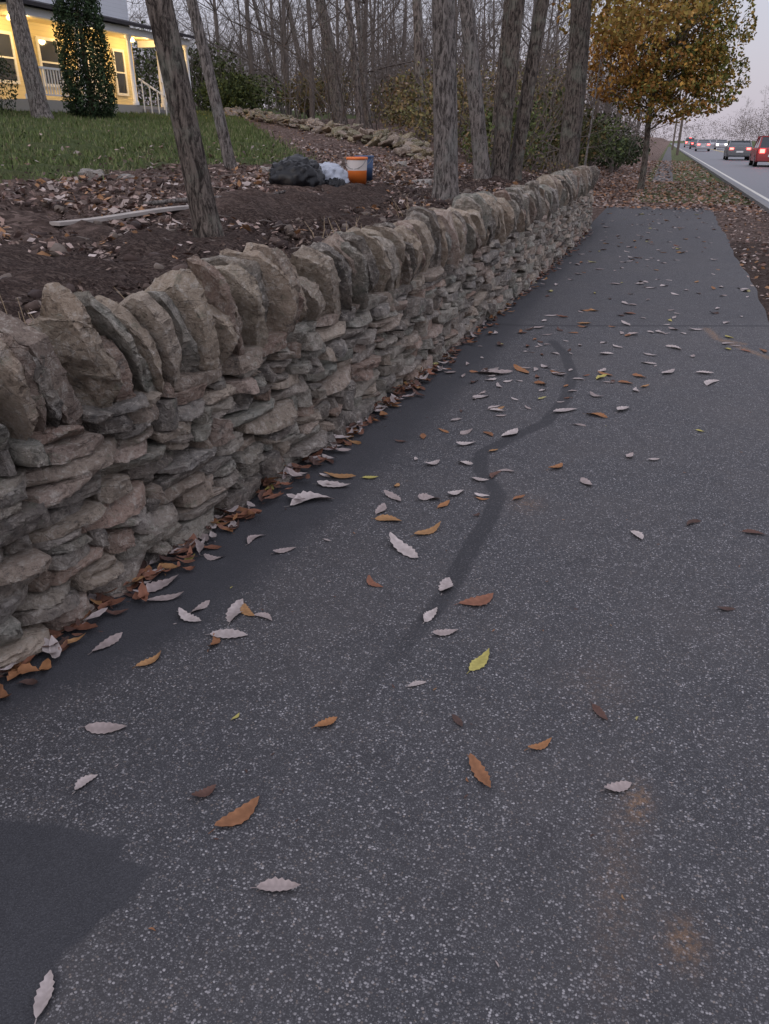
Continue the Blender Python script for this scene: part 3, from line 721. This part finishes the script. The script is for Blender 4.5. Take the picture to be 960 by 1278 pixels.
def bag(name,c,r,col,rough,knot=True):
    V,F=lattice(16,16,14); V=V.copy(); V/=np.linalg.norm(V,axis=1)[:,None]
    for k in range(18):
        q=rng.normal(size=3)*rng.uniform(2,9); V=V*(1+.045*np.abs(np.sin(V@q+rng.uniform(0,6)))[:,None])
    V[:,2]=np.where(V[:,2]<-.45,-.45,V[:,2]); V=V*np.array(r); V[:,2]+=.45*r[2]
    mb=MB(); mb.add(V+np.array(c),F,(1,1,1))
    if knot: tube(mb,[(c[0],c[1],c[2]+1.3*r[2]),(c[0]+.02,c[1],c[2]+1.55*r[2]),(c[0]+.06,c[1]+.02,c[2]+1.85*r[2])],[.02,.015,.05],8,(1,1,1),wob=.2)
    mb.build(name,plain(name+"_plastic",col,rough,.35,var=.4))
bag("black_plastic_bag",(-4.36,9.52,float(terr(-4.3,9.55))+.03),(.21,.2,.17),(.005,.005,.007),.36)
bag("white_plastic_bag",(-4.12,9.98,float(terr(-4.12,10.0))+.04),(.15,.15,.13),(.42,.45,.52),.4)
bag("black_plastic_bag",(-3.98,9.85,float(terr(-4.0,9.95))+.02),(.09,.12,.07),(.006,.006,.008),.38,False)
mb=MB()
for (cx,cy,n,h) in [(-2.25,2.5,30,.28),(-2.2,4.9,12,.16),(-2.3,3.3,14,.2),(-4.25,13.26,10,.35),(-2.5,6.3,14,.2),(-2.4,8,14,.25)]:
    for _ in range(n):
        a=np.array([cx+random.gauss(0,.08),cy+random.gauss(0,.1),float(terr(cx,cy))]); d=rng.normal(size=3)*.35; d[2]=1
        d/=np.linalg.norm(d); q=a+d*h*random.uniform(.5,1.2); tube(mb,[a,(a+q)/2+rng.normal(size=3)*.01,q],[.004,.003,.001],4,(1,1,1))
mb.build("dry_weeds",plain("dry_stems",(.34,.26,.17),.9,.1))

# ------------------------------------------------------------------ house
house=empty("white_house")
def siding(name,col,sc=7.5):
    t=NT(name); w=t.n("ShaderNodeTexWave",wave_type='BANDS',bands_direction='Z',wave_profile='SAW'); w.inputs["Scale"].default_value=sc/ math.pi/2*2
    t.l(t.co(),w.inputs["Vector"]); c=t.mix(t.ramp(w.outputs["Fac"],0,.15,.35,0),col,tuple(q*.45 for q in col)); t.bump(w.outputs["Fac"],.5,.02); return t.out(c,.6,.3)
M_SW=siding("white_siding",(.74,.77,.82)); M_SY=siding("yellow_siding",(.74,.63,.38))
M_TR=plain("white_trim",(.78,.78,.78),.5); M_RF=plain("shingles",(.07,.065,.07),.9,.1,var=.5); M_GL=plain("window_glass",(.05,.055,.07),.08,.6); M_DK=plain("porch_deck",(.35,.33,.30),.7)
def part(name,lo,hi,mat,par=house):
    mb=MB(); box(mb,lo,hi); return mb.build(name,mat,smoothf=False,parent=par)
part("foundation",(-30,12,1.6),(-20.8,30.2,2.62),M_CONC)
part("upper_walls",(-30,12,5.2),(-20.7,30.3,8.7),M_SW)
part("lower_walls_front",(-30,12,2.6),(-20.7,21.4,5.2),M_SW)
part("porch_back_wall",(-30,21.4,2.6),(-20.72,30.3,5.2),M_SY)
mb=MB(); V=[(-30.4,11.6,8.7),(-20.2,11.6,8.7),(-20.2,30.7,8.7),(-30.4,30.7,8.7),(-25.3,11.6,11.6),(-25.3,30.7,11.6)]
mb.add(V,[(0,4,5,3),(1,2,5,4),(0,1,4),(2,3,5),(0,3,2,1)],(1,1,1)); mb.build("roof",M_RF,smoothf=False,parent=house)
PE=30.9
part("porch_floor",(-20.7,21.5,2.35),(-18.5,PE-.1,2.68),M_DK)
part("porch_beam",(-18.66,21.4,4.86),(-18.44,PE,5.08),M_TR)
part("porch_beam_end",(-20.7,PE-.22,4.86),(-18.66,PE,5.08),M_TR)
part("porch_ceiling",(-20.7,21.4,5.08),(-18.66,PE-.22,5.12),M_SY)
mb=MB(); V=[(-18.2,21.2,5.09),(-18.2,PE+.2,5.09),(-20.69,PE+.2,5.62),(-20.69,21.2,5.62),(-18.2,21.2,5.19),(-18.2,PE+.2,5.19),(-20.69,PE+.2,5.72),(-20.69,21.2,5.72)]
mb.add(V,[(4,5,6,7),(0,3,2,1),(0,1,5,4),(1,2,6,5),(3,0,4,7)],(1,1,1)); mb.build("porch_roof",M_RF,smoothf=False,parent=house)
for i,y in enumerate((21.6,24.2,27.0,28.8,PE-.15)):
    mb=MB(); lathe(mb,(-18.58,y,2.68),[(.12,0),(.12,.12),(.085,.14),(.075,2.0),(.085,2.05),(.12,2.08),(.12,2.18)],16); mb.build("porch_column_%d"%i,M_TR,parent=house)
mb=MB()
for a,b in ((21.7,24.1),(28.9,PE-.25)):
    box(mb,(-18.61,a,3.52),(-18.55,b,3.58)); box(mb,(-18.60,a,2.8),(-18.56,b,2.84))
    for y in np.arange(a+.08,b,.13): box(mb,(-18.595,y,2.84),(-18.565,y+.03,3.52))
for y in (27.2,28.5):
    for i in range(5):
        x=-18.4+i*.3; box(mb,(x,y,2.3-.17*i),(x+.035,y+.035,3.5-.17*i))
    V=np.array([(-18.5,y,3.5),(-17.1,y,2.72),(-17.1,y+.05,2.72),(-18.5,y+.05,3.5)]); V=np.concatenate([V,V+np.array([0,0,.06])]); mb.add(V,[(0,1,2,3),(7,6,5,4),(0,4,5,1),(1,5,6,2),(2,6,7,3),(3,7,4,0)],(1,1,1))
mb.build("porch_railing",M_TR,smoothf=False,parent=house)
for i in range(3): part("step_%d"%i,(-18.5+.3*i,27.25,2.1),(-18.2+.3*i,28.5,2.56-.15*i),M_CONC)
def window(nm,y0,y1,z0,z1,x=-20.7):
    mb=MB(); box(mb,(x,y0,z0),(x+.02,y1,z1)); mb.build(nm+"_glass",M_GL,smoothf=False,parent=house)
    mb=MB(); f=.09
    for lo,hi in (((y0-f,z0-f),(y1+f,z0)),((y0-f,z1),(y1+f,z1+f)),((y0-f,z0),(y0,z1)),((y1,z0),(y1+f,z1)),((y0,(z0+z1)/2-.025),(y1,(z0+z1)/2+.025))):
        box(mb,(x,lo[0],lo[1]),(x+.05,hi[0],hi[1]))
    mb.build(nm+"_frame",M_TR,smoothf=False,parent=house)
for i,y in enumerate((14,17.4,20.8,23.4,27.1)): window("upper_window_%d"%i,y,y+.95,5.95,7.6)
window("porch_window_a",22.6,23.6,3.3,4.6); window("porch_window_b",24.9,25.8,3.3,4.6); window("porch_window_c",29.0,29.55,3.2,4.6)
window("front_window",16,17,3.3,4.7)
part("front_door",(-20.72,27.3,2.68),(-20.66,28.25,4.7),M_TR)
M_LAMP=plain("lamp_glass",(.9,.7,.4),.4,emis=(1,.72,.32),es=5)
for i,y in enumerate((23.2,26.4,29.6)):
    mb=MB(); lathe(mb,(-20.2,y,4.93),[(0,0),(.07,.01),(.09,.05),(.09,.1),(.04,.14),(.04,.15)],14); mb.build("porch_lamp_%d"%i,M_LAMP,parent=house)
    L=bpy.data.lights.new("porch_light","POINT"); L.energy=72; L.color=(1,.68,.30); L.shadow_soft_size=.1
    o=bpy.data.objects.new("porch_light_%d"%i,L); o.location=(-19.6,y,4.72); COL.objects.link(o); o.parent=house

# ------------------------------------------------------------------ vehicles
M_TIRE=plain("tyre",(.02,.02,.02),.9,.1); M_CGL=plain("car_glass",(.03,.035,.045),.1,.6)
M_TL=plain("tail_lamp",(.6,.02,.02),.3,emis=(1,.06,.05),es=14); M_HL=plain("head_lamp",(.9,.9,.85),.3,emis=(1,.88,.75),es=18)
M_CHR=plain("wheel_rim",(.5,.5,.52),.3,.5,.8)
def car(name,x,y,col,suv=False,flip=False):
    e=empty(name,(x,y,.012)); 
    if flip: e.rotation_euler=(0,0,math.pi)
    M_P=plain(name+"_paint",col,.25,.6)
    L=4.7 if suv else 4.5; W=1.86; hh=1.72 if suv else 1.43
    if suv: body=[(0,.42),(0,.75),(.05,1.02),(.12,1.08),(3.35,1.04),(4.45,.92),(4.66,.74),(4.7,.45),(4.55,.28),(.12,.28)]
    else: body=[(0,.45),(0,.75),(.06,.98),(.5,1.02),(3.1,.96),(4.2,.82),(4.45,.66),(4.5,.42),(4.4,.25),(.12,.25)]
    cab=[(.12,1.06),(.42,hh-.06),(.7,hh),(2.3,hh),(2.6,hh-.05),(3.4,1.03)] if suv else [(.35,1.0),(1.0,hh-.04),(1.3,hh),(2.2,hh),(2.5,hh-.05),(3.25,.95)]
    def loft(prof,ws,mat,nm,bev=.06):
        n=len(prof); cx=np.mean([p[0] for p in prof]); cz=np.mean([p[1] for p in prof]); mb=MB(); V=[]
        for sx,k in ((-1,.94),(-1,1),(1,1),(1,.94)):
            for (a,b),w in zip(prof,ws):
                xx=sx*(w/2 if k<1 else w/2-bev)
                V.append((xx,cx+(a-cx)*k,cz+(b-cz)*k))
        F=[]
        for s in range(3):
            for i in range(n):
                j=(i+1)%n; F.append((s*n+i,s*n+j,(s+1)*n+j,(s+1)*n+i))
        F.append(tuple(range(n))); F.append(tuple(reversed(range(3*n,4*n))))
        mb.add(np.array(V),F,(1,1,1)); return mb.build(nm,mat,sharp=30,parent=e)
    loft(body,[W]*len(body),M_P,"body")
    top=[W*.80 if p[1]>hh-.1 else W*.93 for p in cab]
    loft(cab,top,M_CGL,"cabin_glass",.03)
    mb=MB(); a=[p for p in cab if p[1]>hh-.1]
    box(mb,(-W*.40,a[0][0],hh-.05),(W*.40,a[-1][0],hh+.015)); 
    for sx in (-1,1):
        for (p,q) in ((cab[0],cab[1]),(cab[-1],cab[-2])):
            tube(mb,[(sx*W*.455,p[0],p[1]),(sx*W*.405,q[0],q[1])],[.05,.05],6,(1,1,1))
        tube(mb,[(sx*W*.455,1.9,1.0),(sx*W*.405,1.9,hh)],[.035,.035],6,(1,1,1))
    mb.build("roof_and_pillars",M_P,sharp=30,parent=e)
    for i,(sx,yy_) in enumerate(((-1,.9),(1,.9),(-1,L-.9),(1,L-.9))):
        mb=MB(); n=24; r=.35
        for (r0,r1,x0,x1,mi) in ((r,r,W/2-.2,W/2+.01,0),(r,.23,W/2+.01,W/2+.012,0),(.23,0.001,W/2+.012,W/2-.02,1)):
            V=[];
            for rr_,xx in ((r0,x0),(r1,x1)):
                for t in range(n): V.append((sx*xx,yy_+rr_*math.cos(t*2*math.pi/n),.34+rr_*math.sin(t*2*math.pi/n)))
            mb.add(np.array(V),[(t,(t+1)%n,n+(t+1)%n,n+t) for t in range(n)],(1,1,1),mi)
        mb.build("wheel_%d"%i,[M_TIRE,M_CHR],parent=e)
    mb=MB()
    for sx in (-1,1): box(mb,(sx*W*.34-.14,-.02,.78),(sx*W*.34+.14,.03,1.0 if suv else .92))
    if suv: box(mb,(-.2,-.01+.35,hh-.03),(.2,.37,hh-.0))
    mb.build("tail_lamps",M_TL,smoothf=False,parent=e)
    mb=MB()
    for sx in (-1,1): box(mb,(sx*W*.34-.15,L-.1,.66),(sx*W*.34+.15,L+.01,.80))
    mb.build("head_lamps",M_HL,smoothf=False,parent=e)
    mb=MB(); box(mb,(-.26,-.025,.56),(.26,.005,.69)); mb.build("number_plate",M_TR,smoothf=False,parent=e)
    mb=MB(); box(mb,(-W*.46,-.06,.34),(W*.46,.06,.5)); box(mb,(-W*.46,L-.08,.3),(W*.46,L+.04,.46)); mb.build("bumpers",M_P,smoothf=False,parent=e)
car("suv",6.0,57,(.30,.035,.04),True)
car("car",5.3,74,(.12,.13,.14))
car("car",4.2,125,(.4,.4,.42)); car("car",3.9,150,(.1,.1,.12)); car("car",3.4,180,(.3,.3,.3),True)
for yy_,xx_ in ((150,7.6),(175,7.4),(200,7)): car("car",xx_,yy_,(.3,.3,.32),flip=True)
M_POLE=plain("pole_wood",(.16,.13,.11),.9,.1)
for y in (52,95,140):
    mb=MB(); x=float(re(y))-.9 if y>60 else -4.4
    tube(mb,[(x,y,-.2),(x,y,5),(x,y,10)],[.14,.12,.10],12,(1,1,1)); box(mb,(x-1.1,y-.06,9.0),(x+1.1,y+.06,9.14)); 
    for k in (-1,-.5,.5,1): box(mb,(x+k-.03,y-.03,9.14),(x+k+.03,y+.03,9.28))
    mb.build("utility_pole",M_POLE)

# ------------------------------------------------------------------ world, sun, camera
w=bpy.data.worlds.new("World"); scene.world=w; w.use_nodes=True; nt=w.node_tree; bg=nt.nodes["Background"]
sk=nt.nodes.new("ShaderNodeTexSky"); sk.sky_type='NISHITA'; sk.sun_disc=False; sk.sun_elevation=R(6); sk.sun_rotation=R(200); sk.air_density=1.2; sk.dust_density=2
tc=nt.nodes.new("ShaderNodeTexCoord"); sp_=nt.nodes.new("ShaderNodeSeparateXYZ"); nt.links.new(tc.outputs["Generated"],sp_.inputs[0])
cr=nt.nodes.new("ShaderNodeValToRGB"); nt.links.new(sp_.outputs[2],cr.inputs[0])
e=cr.color_ramp.elements; e[0].position=.0; e[0].color=(6.0,5.5,6.3,1); e[1].position=.9; e[1].color=(12.0,12.1,14.0,1)
q=e.new(.12); q.color=(6.2,6.2,7.4,1); q=e.new(.35); q.color=(9.2,9.2,10.9,1)
mx=nt.nodes.new("ShaderNodeMix"); mx.data_type='RGBA'; mx.inputs[0].default_value=.84
nt.links.new(sk.outputs[0],mx.inputs[6]); nt.links.new(cr.outputs[0],mx.inputs[7]); nt.links.new(mx.outputs[2],bg.inputs[0]); bg.inputs[1].default_value=.108
L=bpy.data.lights.new("sun","SUN"); L.energy=.4; L.angle=R(35); L.color=(1,.93,.88); o=bpy.data.objects.new("sun",L); COL.objects.link(o)
az=R(200); el=R(35); dv=Vector((math.sin(az)*math.cos(el),math.cos(az)*math.cos(el),math.sin(el))); o.rotation_euler=dv.to_track_quat('Z','Y').to_euler()
cam=bpy.data.cameras.new("camera"); cam.sensor_fit='VERTICAL'; cam.sensor_height=24; cam.lens=960/1278*24; cam.clip_end=2000; cam.clip_start=.05
co=bpy.data.objects.new("camera",cam); co.location=(0,0,1.6); co.rotation_euler=(R(90-25.9),0,R(18.6)); COL.objects.link(co); scene.camera=co
scene.view_settings.view_transform='Standard'; scene.view_settings.look='None'; scene.view_settings.exposure=0
